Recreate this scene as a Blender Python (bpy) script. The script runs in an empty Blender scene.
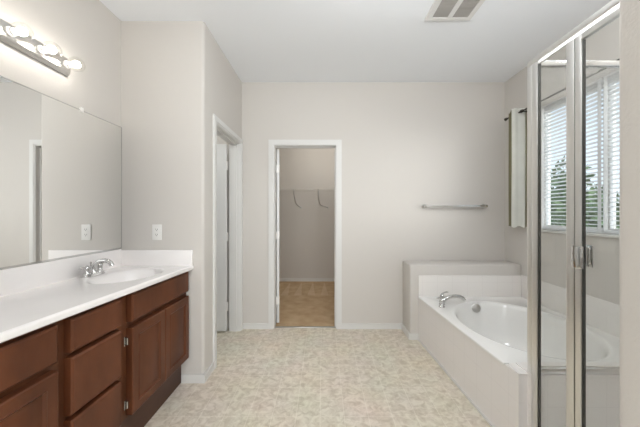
import bpy, bmesh, math, random
from mathutils import Vector, Matrix

S = bpy.context.scene
C = S.collection
R = math.radians
random.seed(7)

# ------------------------------------------------------------------ camera, world, lights, exposure
F = 285.0                                   # focal length in pixels of a 640 wide frame
EYE = 1.281
cd = bpy.data.cameras.new('camera')
cd.sensor_width = 36.0
cd.lens = F / 640.0 * 36.0
cd.shift_x = -3.0 / 640.0
cd.clip_start = 0.02
cam = bpy.data.objects.new('camera', cd)
cam.location = (0, 0, EYE)
cam.rotation_euler = (R(90), 0, 0)
C.objects.link(cam)
S.camera = cam

S.view_settings.view_transform = 'Standard'
S.view_settings.look = 'None'
S.view_settings.gamma = 1.0
S.view_settings.use_curve_mapping = False
S.view_settings.exposure = 0.0
S.cycles.use_denoising = True
S.cycles.max_bounces = 14
S.cycles.diffuse_bounces = 8
S.cycles.glossy_bounces = 6
S.cycles.transparent_max_bounces = 24
S.cycles.sample_clamp_indirect = 6.0
S.cycles.caustics_reflective = False
S.cycles.caustics_refractive = False

w = bpy.data.worlds.new('world')
S.world = w
w.use_nodes = True
nt = w.node_tree
nt.nodes.clear()
wo = nt.nodes.new('ShaderNodeOutputWorld')
bg = nt.nodes.new('ShaderNodeBackground')
tc = nt.nodes.new('ShaderNodeTexCoord')
sx = nt.nodes.new('ShaderNodeSeparateXYZ')
cr = nt.nodes.new('ShaderNodeValToRGB')
cr.color_ramp.elements[0].position = 0.0
cr.color_ramp.elements[0].color = (0.84, 0.92, 1.0, 1)
cr.color_ramp.elements[1].position = 0.55
cr.color_ramp.elements[1].color = (0.60, 0.76, 1.0, 1)
nt.links.new(tc.outputs['Generated'], sx.inputs[0])
nt.links.new(sx.outputs['Z'], cr.inputs[0])
nt.links.new(cr.outputs[0], bg.inputs['Color'])
bg.inputs['Strength'].default_value = 1.5
nt.links.new(bg.outputs[0], wo.inputs[0])


def area(name, loc, rot, sx_, sy_, power, col=(1, 1, 1)):
    l = bpy.data.lights.new(name, 'AREA')
    l.shape = 'RECTANGLE'
    l.size, l.size_y = sx_, sy_
    l.energy = power
    l.color = col
    o = bpy.data.objects.new(name, l)
    o.location = loc
    o.rotation_euler = rot
    C.objects.link(o)
    return o


def lamp(name, loc, rad, power, col):
    l = bpy.data.lights.new(name, 'POINT')
    l.shadow_soft_size = rad
    l.energy = power
    l.color = col
    o = bpy.data.objects.new(name, l)
    o.location = loc
    C.objects.link(o)


# hazy low sun on the window side
sl = bpy.data.lights.new('sun', 'SUN')
sl.energy = 5.0
sl.angle = R(36)
sl.color = (1.0, 0.99, 0.97)
so = bpy.data.objects.new('sun', sl)
so.rotation_euler = Vector((-1.0, 0.80, -0.26)).to_track_quat('-Z', 'Y').to_euler()
C.objects.link(so)
# fill lights added out of view, except the closet's lamp
area('bedroom_side_fill', (0.0, -2.6, 1.35), (R(90), 0, 0), 3.6, 2.3, 112, (0.96, 1.0, 1.03))  # soft fill added behind the camera, no window stands there
lamp('bathroom_fill', (0.5, 0.95, 2.36), 0.14, 39, (0.97, 1.0, 1.02))  # overhead fill added above the view, without a fixture
lamp('shower_fill', (1.60, 0.95, 2.52), 0.08, 8, (0.99, 1.0, 1.0))  # unseen point light added to brighten shower, tub and right wall
lamp('closet_light', (0.0, 4.45, 2.55), 0.08, 16, (1.0, 0.95, 0.86))
lamp('toilet_room_fill', (-1.6, 2.7, 2.5), 0.1, 8, (0.98, 1.0, 0.98))  # unseen fill added to brighten the open door

# ------------------------------------------------------------------ materials


def mat(name, col, rough=0.6, metal=0.0, spec=0.5, bump=None, var=None, coat=0.0):
    """principled material; bump=(scale, strength, distance), var=(scale, amount, stretch)"""
    m = bpy.data.materials.new(name)
    m.use_nodes = True
    t = m.node_tree
    b = t.nodes['Principled BSDF']
    b.inputs['Base Color'].default_value = (*col, 1)
    b.inputs['Roughness'].default_value = rough
    b.inputs['Metallic'].default_value = metal
    b.inputs['Specular IOR Level'].default_value = spec
    b.inputs['Coat Weight'].default_value = coat
    tcn = t.nodes.new('ShaderNodeTexCoord')
    if bump:
        n = t.nodes.new('ShaderNodeTexNoise')
        n.inputs['Scale'].default_value = bump[0]
        n.inputs['Detail'].default_value = 3
        t.links.new(tcn.outputs['Object'], n.inputs['Vector'])
        bp = t.nodes.new('ShaderNodeBump')
        bp.inputs['Strength'].default_value = bump[1]
        bp.inputs['Distance'].default_value = bump[2]
        t.links.new(n.outputs['Fac'], bp.inputs['Height'])
        t.links.new(bp.outputs['Normal'], b.inputs['Normal'])
    if var:
        mp = t.nodes.new('ShaderNodeMapping')
        mp.inputs['Scale'].default_value = var[2] if len(var) > 2 else (1, 1, 1)
        t.links.new(tcn.outputs['Object'], mp.inputs['Vector'])
        n = t.nodes.new('ShaderNodeTexNoise')
        n.inputs['Scale'].default_value = var[0]
        n.inputs['Detail'].default_value = 5
        t.links.new(mp.outputs[0], n.inputs['Vector'])
        r = t.nodes.new('ShaderNodeValToRGB')
        r.color_ramp.elements[0].position = 0.3
        r.color_ramp.elements[1].position = 0.7
        k0, k1 = 1 - var[1], 1 + var[1]
        r.color_ramp.elements[0].color = (col[0] * k0, col[1] * k0, col[2] * k0, 1)
        r.color_ramp.elements[1].color = (col[0] * k1, col[1] * k1, col[2] * k1, 1)
        t.links.new(n.outputs['Fac'], r.inputs[0])
        t.links.new(r.outputs[0], b.inputs['Base Color'])
    return m


def grid_mask(t, vec, axes, period, width, offs=(0, 0, 0)):
    """1 on the grout lines of a square grid along the given axes of vec"""
    sep = t.nodes.new('ShaderNodeSeparateXYZ')
    t.links.new(vec, sep.inputs[0])
    out = None
    for a in axes:
        ad = t.nodes.new('ShaderNodeMath'); ad.operation = 'ADD'
        ad.inputs[1].default_value = 100 * period + offs['XYZ'.index(a)]
        t.links.new(sep.outputs[a], ad.inputs[0])
        md = t.nodes.new('ShaderNodeMath'); md.operation = 'MODULO'
        md.inputs[1].default_value = period
        t.links.new(ad.outputs[0], md.inputs[0])
        lt = t.nodes.new('ShaderNodeMath'); lt.operation = 'LESS_THAN'
        lt.inputs[1].default_value = width
        t.links.new(md.outputs[0], lt.inputs[0])
        if out is None:
            out = lt.outputs[0]
        else:
            mx = t.nodes.new('ShaderNodeMath'); mx.operation = 'MAXIMUM'
            t.links.new(out, mx.inputs[0]); t.links.new(lt.outputs[0], mx.inputs[1])
            out = mx.outputs[0]
    return out


def tile_mat(name, col, grout, axes, period, offs, rough=0.18):
    m = mat(name, col, rough, spec=0.5)
    t = m.node_tree
    b = t.nodes['Principled BSDF']
    tcn = [n for n in t.nodes if n.type == 'TEX_COORD'][0]
    k = grid_mask(t, tcn.outputs['Object'], axes, period, 0.0035, offs)
    mx = t.nodes.new('ShaderNodeMix'); mx.data_type = 'RGBA'
    mx.inputs['A'].default_value = (*col, 1)
    mx.inputs['B'].default_value = (*grout, 1)
    t.links.new(k, mx.inputs['Factor'])
    t.links.new(mx.outputs['Result'], b.inputs['Base Color'])
    bp = t.nodes.new('ShaderNodeBump')
    bp.inputs['Strength'].default_value = 0.25
    bp.inputs['Distance'].default_value = -0.001
    t.links.new(k, bp.inputs['Height'])
    t.links.new(bp.outputs['Normal'], b.inputs['Normal'])
    return m


def glass_mat(name, tint=(0.985, 0.99, 0.985), refl=1.0):
    """thin clear pane: transparent with a fresnel reflection"""
    m = bpy.data.materials.new(name)
    m.use_nodes = True
    t = m.node_tree
    t.nodes.clear()
    o = t.nodes.new('ShaderNodeOutputMaterial')
    mx = t.nodes.new('ShaderNodeMixShader')
    tr = t.nodes.new('ShaderNodeBsdfTransparent'); tr.inputs[0].default_value = (*tint, 1)
    gl = t.nodes.new('ShaderNodeBsdfGlossy'); gl.inputs['Roughness'].default_value = 0.0
    fr = t.nodes.new('ShaderNodeFresnel'); fr.inputs[0].default_value = 1.45
    mu = t.nodes.new('ShaderNodeMath'); mu.operation = 'MULTIPLY'; mu.inputs[1].default_value = refl
    ge = t.nodes.new('ShaderNodeNewGeometry')      # same reflection from either side of the pane
    io = t.nodes.new('ShaderNodeMapRange')
    io.inputs['To Min'].default_value = 1.45; io.inputs['To Max'].default_value = 1 / 1.45
    t.links.new(ge.outputs['Backfacing'], io.inputs['Value'])
    t.links.new(io.outputs[0], fr.inputs['IOR'])
    t.links.new(fr.outputs[0], mu.inputs[0])
    t.links.new(mu.outputs[0], mx.inputs[0])
    t.links.new(tr.outputs[0], mx.inputs[1]); t.links.new(gl.outputs[0], mx.inputs[2])
    t.links.new(mx.outputs[0], o.inputs[0])
    return m


def emit_mat(name, col, strength):
    m = bpy.data.materials.new(name)
    m.use_nodes = True
    b = m.node_tree.nodes['Principled BSDF']
    b.inputs['Base Color'].default_value = (*col, 1)
    b.inputs['Emission Color'].default_value = (*col, 1)
    b.inputs['Emission Strength'].default_value = strength
    return m


M = {}
M['wall'] = mat('wall_paint', (0.61, 0.583, 0.55), 0.85, spec=0.25, bump=(160, 0.22, 0.004))
M['ceiling'] = mat('ceiling_paint', (0.875, 0.90, 0.935), 0.9, spec=0.2, bump=(120, 0.2, 0.004))
M['trim'] = mat('white_trim', (0.69, 0.685, 0.67), 0.4, spec=0.4)
M['door'] = mat('door_paint', (0.72, 0.725, 0.72), 0.45, spec=0.4)
M['chrome'] = mat('chrome', (0.66, 0.66, 0.655), 0.10, metal=1.0)
M['polished'] = mat('polished_chrome', (0.92, 0.92, 0.92), 0.05, metal=1.0)
M['nickel'] = mat('brushed_nickel', (0.74, 0.73, 0.71), 0.22, metal=1.0)
M['post'] = mat('satin_silver', (0.80, 0.79, 0.765), 0.30, metal=1.0)
M['steel'] = mat('dull_steel', (0.55, 0.54, 0.52), 0.35, metal=1.0)
M['dark_metal'] = mat('dark_bronze', (0.045, 0.04, 0.033), 0.35, metal=0.6)
M['gasket'] = mat('dark_gasket', (0.045, 0.043, 0.038), 0.6)
M['counter'] = mat('cultured_marble', (0.875, 0.85, 0.84), 0.16, spec=0.5, var=(3.0, 0.025, (1, 1, 1)))
M['acrylic'] = mat('white_acrylic', (0.82, 0.815, 0.80), 0.12, spec=0.5)
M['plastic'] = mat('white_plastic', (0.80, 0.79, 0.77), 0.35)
M['slot'] = mat('dark_slot', (0.05, 0.05, 0.05), 0.6)
M['mirror'] = mat('mirror_silver', (0.95, 0.955, 0.945), 0.0, metal=1.0)
M['mirror_edge'] = mat('mirror_edge', (0.32, 0.31, 0.29), 0.4, metal=0.6)
M['wood'] = mat('stained_cherry', (0.104, 0.0335, 0.0135), 0.42, spec=0.28, var=(9.0, 0.28, (1.0, 1.0, 0.35)))
M['wood_frame'] = mat('stained_cherry_frame', (0.100, 0.035, 0.0145), 0.42, spec=0.28, var=(12.0, 0.25, (1, 1, 0.3)))
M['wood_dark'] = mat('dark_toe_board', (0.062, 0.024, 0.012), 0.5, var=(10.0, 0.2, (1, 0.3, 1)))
M['wood_edge'] = mat('worn_edge', (0.16, 0.085, 0.055), 0.4)
M['grille'] = mat('vent_grille', (0.42, 0.40, 0.375), 0.5)
M['vent'] = mat('vent_frame', (0.74, 0.735, 0.72), 0.5)
M['blind'] = mat('blind_white', (0.90, 0.90, 0.90), 0.45)
t = M['blind'].node_tree            # thin white slats let some daylight through
tl = t.nodes.new('ShaderNodeBsdfTranslucent'); tl.inputs[0].default_value = (0.90, 0.91, 0.92, 1)
mx = t.nodes.new('ShaderNodeMixShader'); mx.inputs[0].default_value = 0.62
t.links.new(t.nodes['Principled BSDF'].outputs[0], mx.inputs[1]); t.links.new(tl.outputs[0], mx.inputs[2])
t.links.new(mx.outputs[0], t.nodes['Material Output'].inputs[0])
M['olive'] = mat('olive_fabric', (0.20, 0.185, 0.105), 0.9, bump=(300, 0.3, 0.002))
M['wire'] = mat('coated_wire', (0.66, 0.64, 0.61), 0.4)
M['bulb_glass'] = glass_mat('bulb_glass', (0.99, 0.985, 0.97))
M['filament'] = emit_mat('lit_filament', (1.0, 0.95, 0.88), 43.0)
M['glass'] = glass_mat('shower_glass', (0.988, 0.992, 0.988), 0.7)
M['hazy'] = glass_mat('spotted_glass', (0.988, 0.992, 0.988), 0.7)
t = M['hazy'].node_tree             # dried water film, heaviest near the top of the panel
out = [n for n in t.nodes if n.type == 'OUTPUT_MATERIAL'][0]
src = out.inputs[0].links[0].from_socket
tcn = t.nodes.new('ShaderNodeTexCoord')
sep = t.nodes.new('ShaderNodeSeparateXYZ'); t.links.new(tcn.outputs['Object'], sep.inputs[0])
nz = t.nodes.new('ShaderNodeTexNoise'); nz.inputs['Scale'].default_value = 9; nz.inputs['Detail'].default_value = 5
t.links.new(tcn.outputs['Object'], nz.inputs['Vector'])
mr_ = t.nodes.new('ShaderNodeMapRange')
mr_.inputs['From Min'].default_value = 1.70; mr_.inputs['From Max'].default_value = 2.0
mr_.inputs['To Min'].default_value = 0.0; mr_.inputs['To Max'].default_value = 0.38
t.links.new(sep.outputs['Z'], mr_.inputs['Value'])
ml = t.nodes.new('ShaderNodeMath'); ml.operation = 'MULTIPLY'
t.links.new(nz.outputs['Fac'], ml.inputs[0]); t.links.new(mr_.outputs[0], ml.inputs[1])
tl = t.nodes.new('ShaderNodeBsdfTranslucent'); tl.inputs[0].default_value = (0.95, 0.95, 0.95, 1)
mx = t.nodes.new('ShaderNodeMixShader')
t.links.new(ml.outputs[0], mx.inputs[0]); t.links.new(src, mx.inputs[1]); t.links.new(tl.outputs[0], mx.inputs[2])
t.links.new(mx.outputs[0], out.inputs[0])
M['pane'] = glass_mat('window_glass', (0.97, 0.98, 0.98), 0.6)
M['lens'] = emit_mat('lit_diffuser', (1.0, 0.97, 0.92), 2.0)
M['leaf'] = mat('tree_leaf', (0.115, 0.19, 0.075), 0.7, var=(1.2, 0.4))
M['leaf_pale'] = mat('tree_leaf_pale', (0.20, 0.27, 0.13), 0.7, var=(1.2, 0.4))
M['bark'] = mat('tree_bark', (0.12, 0.09, 0.06), 0.9)
M['ground'] = mat('dry_ground', (0.30, 0.29, 0.24), 0.95, var=(0.3, 0.3))
M['tile_apron'] = tile_mat('tile_apron', (0.845, 0.82, 0.81), (0.81, 0.785, 0.775), 'YZ', 0.152, (0, 0.02, 0.02))
M['tile_x'] = tile_mat('tile_across', (0.82, 0.795, 0.77), (0.775, 0.75, 0.725), 'XZ', 0.152, (0.04, 0, 0.024))
M['tile_y'] = tile_mat('tile_along', (0.82, 0.795, 0.77), (0.77, 0.745, 0.72), 'YZ', 0.152, (0, 0.03, 0.024))

# lining: thin pale cloth that lets window light through
m = mat('pale_lining', (0.90, 0.91, 0.87), 0.9, bump=(220, 0.3, 0.002), var=(9, 0.06))
t = m.node_tree
b = t.nodes['Principled BSDF']
tl = t.nodes.new('ShaderNodeBsdfTranslucent'); tl.inputs[0].default_value = (0.95, 0.95, 0.91, 1)
mx = t.nodes.new('ShaderNodeMixShader'); mx.inputs[0].default_value = 0.55
t.links.new(b.outputs[0], mx.inputs[1]); t.links.new(tl.outputs[0], mx.inputs[2])
t.links.new(mx.outputs[0], t.nodes['Material Output'].inputs[0])
M['lining'] = m

# sheet vinyl floor: mottled beige with a faint square pattern
m = mat('sheet_vinyl', (0.6, 0.55, 0.46), 0.42, spec=0.35)
t = m.node_tree
b = t.nodes['Principled BSDF']
tcn = [n for n in t.nodes if n.type == 'TEX_COORD'][0]
n1 = t.nodes.new('ShaderNodeTexNoise')
n1.inputs['Scale'].default_value = 21.0; n1.inputs['Detail'].default_value = 4; n1.inputs['Roughness'].default_value = 0.62
n1.inputs['Distortion'].default_value = 0.8
t.links.new(tcn.outputs['Object'], n1.inputs['Vector'])
r1 = t.nodes.new('ShaderNodeValToRGB')
e = r1.color_ramp.elements
e[0].position = 0.34; e[0].color = (0.56, 0.49, 0.385, 1)
e[1].position = 0.62; e[1].color = (0.78, 0.72, 0.61, 1)
t.links.new(n1.outputs['Fac'], r1.inputs[0])
n2 = t.nodes.new('ShaderNodeTexNoise')
n2.inputs['Scale'].default_value = 3.0
t.links.new(tcn.outputs['Object'], n2.inputs['Vector'])
mx2 = t.nodes.new('ShaderNodeMix'); mx2.data_type = 'RGBA'; mx2.blend_type = 'MULTIPLY'
mx2.inputs['Factor'].default_value = 0.14
t.links.new(r1.outputs[0], mx2.inputs['A']); t.links.new(n2.outputs['Color'], mx2.inputs['B'])
k = grid_mask(t, tcn.outputs['Object'], 'XY', 0.152, 0.004, (0.02, 0.03, 0))
mk = t.nodes.new('ShaderNodeMath'); mk.operation = 'MULTIPLY'; mk.inputs[1].default_value = 0.50
t.links.new(k, mk.inputs[0])
mx = t.nodes.new('ShaderNodeMix'); mx.data_type = 'RGBA'
mx.inputs['B'].default_value = (0.84, 0.79, 0.70, 1)
t.links.new(mk.outputs[0], mx.inputs['Factor'])
t.links.new(mx2.outputs['Result'], mx.inputs['A'])
t.links.new(mx.outputs['Result'], b.inputs['Base Color'])
M['vinyl'] = m

# closet carpet with the pointed strokes a vacuum cleaner left along the back wall
m = mat('beige_carpet', (0.36, 0.265, 0.165), 0.98, spec=0.1, bump=(400, 0.6, 0.006))
t = m.node_tree
b = t.nodes['Principled BSDF']
tcn = [n for n in t.nodes if n.type == 'TEX_COORD'][0]
sep = t.nodes.new('ShaderNodeSeparateXYZ')
t.links.new(tcn.outputs['Object'], sep.inputs[0])


def mth(op, a, b_=None):
    q = t.nodes.new('ShaderNodeMath'); q.operation = op
    for i, v in enumerate((a, b_)):
        if v is None:
            continue
        if isinstance(v, (int, float)):
            q.inputs[i].default_value = v
        else:
            t.links.new(v, q.inputs[i])
    return q.outputs[0]


PX = 0.21
fx = mth('SUBTRACT', mth('MODULO', mth('ADD', sep.outputs['X'], 10 * PX + 0.735), PX), PX * 0.62)
fy = mth('SUBTRACT', 5.30, sep.outputs['Y'])             # distance from the points
inside = mth('LESS_THAN', mth('ABSOLUTE', fx), mth('MULTIPLY', fy, 0.072))
band = mth('MULTIPLY', inside, mth('LESS_THAN', fy, 0.86))
nz = t.nodes.new('ShaderNodeTexNoise'); nz.inputs['Scale'].default_value = 7
t.links.new(tcn.outputs['Object'], nz.inputs['Vector'])
rz = t.nodes.new('ShaderNodeValToRGB')
rz.color_ramp.elements[0].position = 0.3; rz.color_ramp.elements[0].color = (0.47, 0.33, 0.20, 1)
rz.color_ramp.elements[1].position = 0.7; rz.color_ramp.elements[1].color = (0.58, 0.43, 0.275, 1)
t.links.new(nz.outputs['Fac'], rz.inputs[0])
mx = t.nodes.new('ShaderNodeMix'); mx.data_type = 'RGBA'
mx.inputs['B'].default_value = (0.70, 0.56, 0.40, 1)
t.links.new(mth('MULTIPLY', band, 0.4), mx.inputs['Factor'])
t.links.new(rz.outputs[0], mx.inputs['A'])
t.links.new(mx.outputs['Result'], b.inputs['Base Color'])
M['carpet'] = m

# ------------------------------------------------------------------ mesh helpers


class MB:
    def __init__(self):
        self.bm = bmesh.new()

    def box(self, x0, x1, y0, y1, z0, z1, bev=0.0, seg=2):
        b = bmesh.new()
        bmesh.ops.create_cube(b, size=1.0)
        for v in b.verts:
            v.co = Vector((x0 + (v.co.x + .5) * (x1 - x0), y0 + (v.co.y + .5) * (y1 - y0), z0 + (v.co.z + .5) * (z1 - z0)))
        if bev:
            bmesh.ops.bevel(b, geom=b.edges[:] + b.verts[:], offset=bev, segments=seg, profile=0.5, affect='EDGES')
        return self._add(b)

    def _add(self, b, mtx=None):
        if mtx is not None:
            bmesh.ops.transform(b, matrix=mtx, verts=b.verts[:])
        me = bpy.data.meshes.new('tmp')
        b.to_mesh(me); b.free()
        self.bm.from_mesh(me)
        bpy.data.meshes.remove(me)
        return self

    def prism(self, pts, z0, z1, cap=True):
        """plan outline pushed up from z0 to z1"""
        b = bmesh.new()
        lo = [b.verts.new((p[0], p[1], z0)) for p in pts]
        hi = [b.verts.new((p[0], p[1], z1)) for p in pts]
        n = len(pts)
        for i in range(n):
            b.faces.new((lo[i], lo[(i + 1) % n], hi[(i + 1) % n], hi[i]))
        if cap:
            b.faces.new(lo[::-1]); b.faces.new(hi)
        bmesh.ops.recalc_face_normals(b, faces=b.faces[:])
        return self._add(b)

    def tube(self, pts, rad, seg=12, cap=True):
        """round bar through the points; rad a number or one per point"""
        pts = [Vector(p) for p in pts]
        rads = rad if isinstance(rad, (list, tuple)) else [rad] * len(pts)
        b = bmesh.new()
        rings = []
        up = None
        for i, p in enumerate(pts):
            d = (pts[min(i + 1, len(pts) - 1)] - pts[max(i - 1, 0)]).normalized()
            if up is None:
                up = Vector((0, 0, 1)) if abs(d.z) < 0.9 else Vector((1, 0, 0))
            u = d.cross(up).normalized()
            v = u.cross(d).normalized()
            up = v
            rings.append([b.verts.new(p + (u * math.cos(a) + v * math.sin(a)) * rads[i]) for a in [2 * math.pi * k / seg for k in range(seg)]])
        for i in range(len(rings) - 1):
            for k in range(seg):
                b.faces.new((rings[i][k], rings[i][(k + 1) % seg], rings[i + 1][(k + 1) % seg], rings[i + 1][k]))
        if cap:
            b.faces.new(rings[0][::-1]); b.faces.new(rings[-1])
        bmesh.ops.recalc_face_normals(b, faces=b.faces[:])
        return self._add(b)

    def lathe(self, prof, seg=24, mtx=None):
        """profile (r, z) turned about z"""
        b = bmesh.new()
        rings = []
        for r, z in prof:
            if r < 1e-6:
                rings.append([b.verts.new((0, 0, z))])
            else:
                rings.append([b.verts.new((r * math.cos(2 * math.pi * k / seg), r * math.sin(2 * math.pi * k / seg), z)) for k in range(seg)])
        for i in range(len(rings) - 1):
            A, B = rings[i], rings[i + 1]
            for k in range(seg):
                k2 = (k + 1) % seg
                if len(A) == 1 and len(B) == 1:
                    continue
                if len(A) == 1:
                    b.faces.new((A[0], B[k2], B[k]))
                elif len(B) == 1:
                    b.faces.new((A[k], A[k2], B[0]))
                else:
                    b.faces.new((A[k], A[k2], B[k2], B[k]))
        bmesh.ops.recalc_face_normals(b, faces=b.faces[:])
        return self._add(b, mtx)

    def build(self, name, material, parent=None, angle=35, loc=None):
        me = bpy.data.meshes.new(name)
        self.bm.to_mesh(me); self.bm.free()
        me.materials.append(material)
        for p in me.polygons:
            p.use_smooth = True
        me.set_sharp_from_angle(angle=R(angle))
        o = bpy.data.objects.new(name, me)
        C.objects.link(o)
        if parent is not None:
            o.parent = parent
            # meshes are written in world coordinates: undo the parents' place
            q = Vector((0, 0, 0)); pr = parent
            while pr is not None:
                q += Vector(pr.location); pr = pr.parent
            me.transform(Matrix.Translation(-q))
        return o


def tag(o, label, cat, group=None, kind=None):
    o['label'] = label
    o['category'] = cat
    if group:
        o['group'] = group
    if kind:
        o['kind'] = kind
    return o


def thing(name, label, cat, loc, group=None, kind=None):
    o = bpy.data.objects.new(name, None)
    o.location = loc
    o.empty_display_size = 0.1
    C.objects.link(o)
    return tag(o, label, cat, group, kind)


def struct(name, mb, material, label=None, cat=None, parent=None, angle=35):
    o = mb.build(name, material, parent, angle)
    if parent is None:
        o['kind'] = 'structure'
        if label:
            tag(o, label, cat)
    return o


def arc(cx, cy, r, a0, a1, n):
    return [(cx + r * math.cos(R(a0 + (a1 - a0) * i / n)), cy + r * math.sin(R(a0 + (a1 - a0) * i / n))) for i in range(n + 1)]


ALONG_X = Matrix.Rotation(R(90), 4, 'Y')      # lathe axis z -> +x
ALONG_Y = Matrix.Rotation(R(-90), 4, 'X')     # lathe axis z -> +y

# ------------------------------------------------------------------ the setting
H = 2.74
XL, XR = -1.531, 2.020          # left and right walls
YB = 3.169                      # back wall
XW = -0.904                     # side face of the toilet room
YW = 2.161                      # front face of the toilet room
Y0, Y1 = 0.385, 0.500           # wall between bedroom and bathroom

struct('floor', MB().box(-2.5, 2.6, -3.0, YB + 0.03, -0.06, 0.0), M['vinyl'], 'mottled beige sheet vinyl floor with a faint square pattern', 'floor')
struct('floor_closet', MB().box(-1.6, 1.5, YB + 0.03, 5.5, -0.06, 0.004), M['carpet'], 'tan carpet on the closet floor with vacuum strokes', 'carpet')
struct('ceiling', MB().box(-2.5, 2.6, -3.1, 5.6, H, H + 0.1), M['ceiling'], 'smooth white ceiling over the whole bathroom', 'ceiling')
struct('wall_left', MB().box(XL - 0.1, XL, Y0, YW + 0.02, 0, H), M['wall'], 'greige wall behind the mirror and the light bar', 'wall')

# toilet room: rounded outer corner, door opening in its side
r = 0.022
pts = [(XL - 0.1, YW)] + arc(XW - r, YW + r, r, -90, 0, 6) + [(XW, 2.385), (XW - 0.115, 2.385), (XW - 0.115, YW + 0.115), (XL - 0.1, YW + 0.115)]
mb = MB().prism(pts, 0, H)
mb.box(XW - 0.115, XW, 2.385, 3.118, 2.055, H)
mb.box(XW - 0.115, XW, 3.118, YB + 0.02, 0, H)
struct('wall_toilet_room', mb, M['wall'], 'greige projecting wall with rounded corner beside the vanity', 'wall')
struct('wall_toilet_room_left', MB().box(-2.5, -2.4, YW + 0.115, YB + 0.115, 0, H), M['wall'], 'greige far wall inside the toilet room', 'wall')
struct('wall_toilet_room_front', MB().box(-2.4, XL - 0.1, YW + 0.015, YW + 0.115, 0, H), M['wall'], 'greige front wall inside the toilet room', 'wall')

# back wall with the closet opening
CX0, CX1, CZ = -0.560, 0.162, 2.055
mb = MB().box(-2.4, CX0, YB, YB + 0.115, 0, H)
mb.box(CX1, XR + 0.1, YB, YB + 0.115, 0, H)
mb.box(CX0, CX1, YB, YB + 0.115, CZ, H)
struct('wall_back', mb, M['wall'], 'greige back wall with closet doorway and towel bar', 'wall')
struct('wall_closet_back', MB().box(-1.6, 1.5, 5.37, 5.47, 0, H), M['wall'], 'back wall of the closet behind the wire shelf', 'wall')
struct('wall_closet_left', MB().box(-1.6, -1.5, YB + 0.115, 5.37, 0, H), M['wall'], 'left wall of the closet', 'wall')
struct('wall_closet_right', MB().box(1.4, 1.5, YB + 0.115, 5.37, 0, H), M['wall'], 'right wall of the closet', 'wall')

# right wall with the window opening
WY0, WY1, WZ0, WZ1 = 1.60, 2.664, 1.13, 2.265
mb = MB().box(XR, XR + 0.085, 0.3, WY0, 0, H)
mb.box(XR, XR + 0.085, WY1, YB + 0.02, 0, H)
mb.box(XR, XR + 0.085, WY0, WY1, 0, WZ0)
mb.box(XR, XR + 0.085, WY0, WY1, WZ1, H)
struct('wall_right', mb, M['wall'], 'greige right wall with the window above the bathtub', 'wall')

# wall between bedroom and bathroom, wide opening where the camera stands
r = 0.016
x0 = 0.5105
pts = [(2.6, Y0), (2.6, Y1), (x0 + r, Y1)] + arc(x0 + r, Y1 - r, r, 90, 180, 5)[1:] + arc(x0 + r, Y0 + r, r, 180, 270, 5)[:-1] + [(x0 + r, Y0)]
mb = MB().prism(pts, 0, H)
mb.box(-0.95, x0 + r, Y0, Y1, 2.45, H)
struct('wall_front_right', mb, M['wall'], 'greige wall end close by at the right edge of the view', 'wall')
struct('wall_front_left', MB().box(-2.5, -0.95, Y0, Y1, 0, H), M['wall'], 'greige wall stub at the near end of the vanity', 'wall')
struct('wall_bedroom_back', MB().box(-2.5, 2.6, -3.1, -3.0, 0, H), M['wall'])
struct('wall_bedroom_left', MB().box(-2.6, -2.5, -3.0, Y1, 0, H), M['wall'])
struct('wall_bedroom_right', MB().box(2.6, 2.7, -3.0, Y1, 0, H), M['wall'])

# low ledge across the back wall, behind the tub
LY, LX, LZ = 2.898, 0.882, 0.760
mb = MB().box(LX, XR - 0.001, LY, YB - 0.001, 0, LZ, 0.018, 3)
struct('wall_ledge', mb, M['wall'], 'low greige ledge along the back wall behind the bathtub', 'ledge')

# baseboards
def board(name, x0, x1, y0, y1, label):
    mb = MB().box(x0, x1, y0, y1, 0, 0.058)
    mb.box(x0 + 0.003 * (x1 - x0 > y1 - y0 and 0 or 1) * 0, x1, y0, y1, 0.058, 0.062)
    struct(name, mb, M['trim'], label, 'baseboard')


board('baseboard_back', XW, -0.606, YB - 0.012, YB, 'white baseboard between the two doorways')
board('baseboard_back_right', 0.206, LX, YB - 0.012, YB, 'white baseboard right of the closet doorway')
board('baseboard_ledge', LX - 0.012, LX, LY - 0.012, YB - 0.012, 'short white baseboard on the side of the ledge')
board('baseboard_ledge_front', LX, 0.966, LY - 0.012, LY, 'tiny white baseboard on the front of the ledge')
board('baseboard_toilet_room_front', -1.07, XW, YW - 0.012, YW, 'short white baseboard beside the vanity toe kick')
board('baseboard_toilet_room', XW, XW + 0.012, YW - 0.012, 2.335, 'white baseboard on the side of the projecting wall')
board('baseboard_closet', -1.5, 1.4, 5.358, 5.37, 'white baseboard on the closet back wall')

# closet doorway: jamb, stop, casing
JX0, JX1, JZ = -0.540, 0.142, 2.035
yf, yb = YB - 0.002, YB + 0.117
mb = MB().box(CX0, JX0, yf, yb, 0, JZ + 0.02)
mb.box(JX1, CX1, yf, yb, 0, JZ + 0.02)
mb.box(JX0, JX1, yf, yb, JZ, JZ + 0.02)
mb.box(JX1 - 0.011, JX1, YB + 0.045, YB + 0.08, 0, JZ)
mb.box(JX0, JX1, YB + 0.045, YB + 0.08, JZ - 0.011, JZ)


def casing_back(mb, y):
    for (a, b_, d) in ((0.0, 0.062, 0.010), (0.012, 0.056, 0.016)):
        i, o_ = 0.005 + a, 0.005 + b_ - 0.002
        mb.box(JX0 - o_, JX0 - i, y - d, y, 0, JZ + o_)
        mb.box(JX1 + i, JX1 + o_, y - d, y, 0, JZ + o_)
        mb.box(JX0 - i, JX1 + i, y - d, y, JZ + i, JZ + o_)


casing_back(mb, YB)
struct('trim_1', mb, M['trim'], 'white painted casing around the closet doorway', 'door frame')

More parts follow.
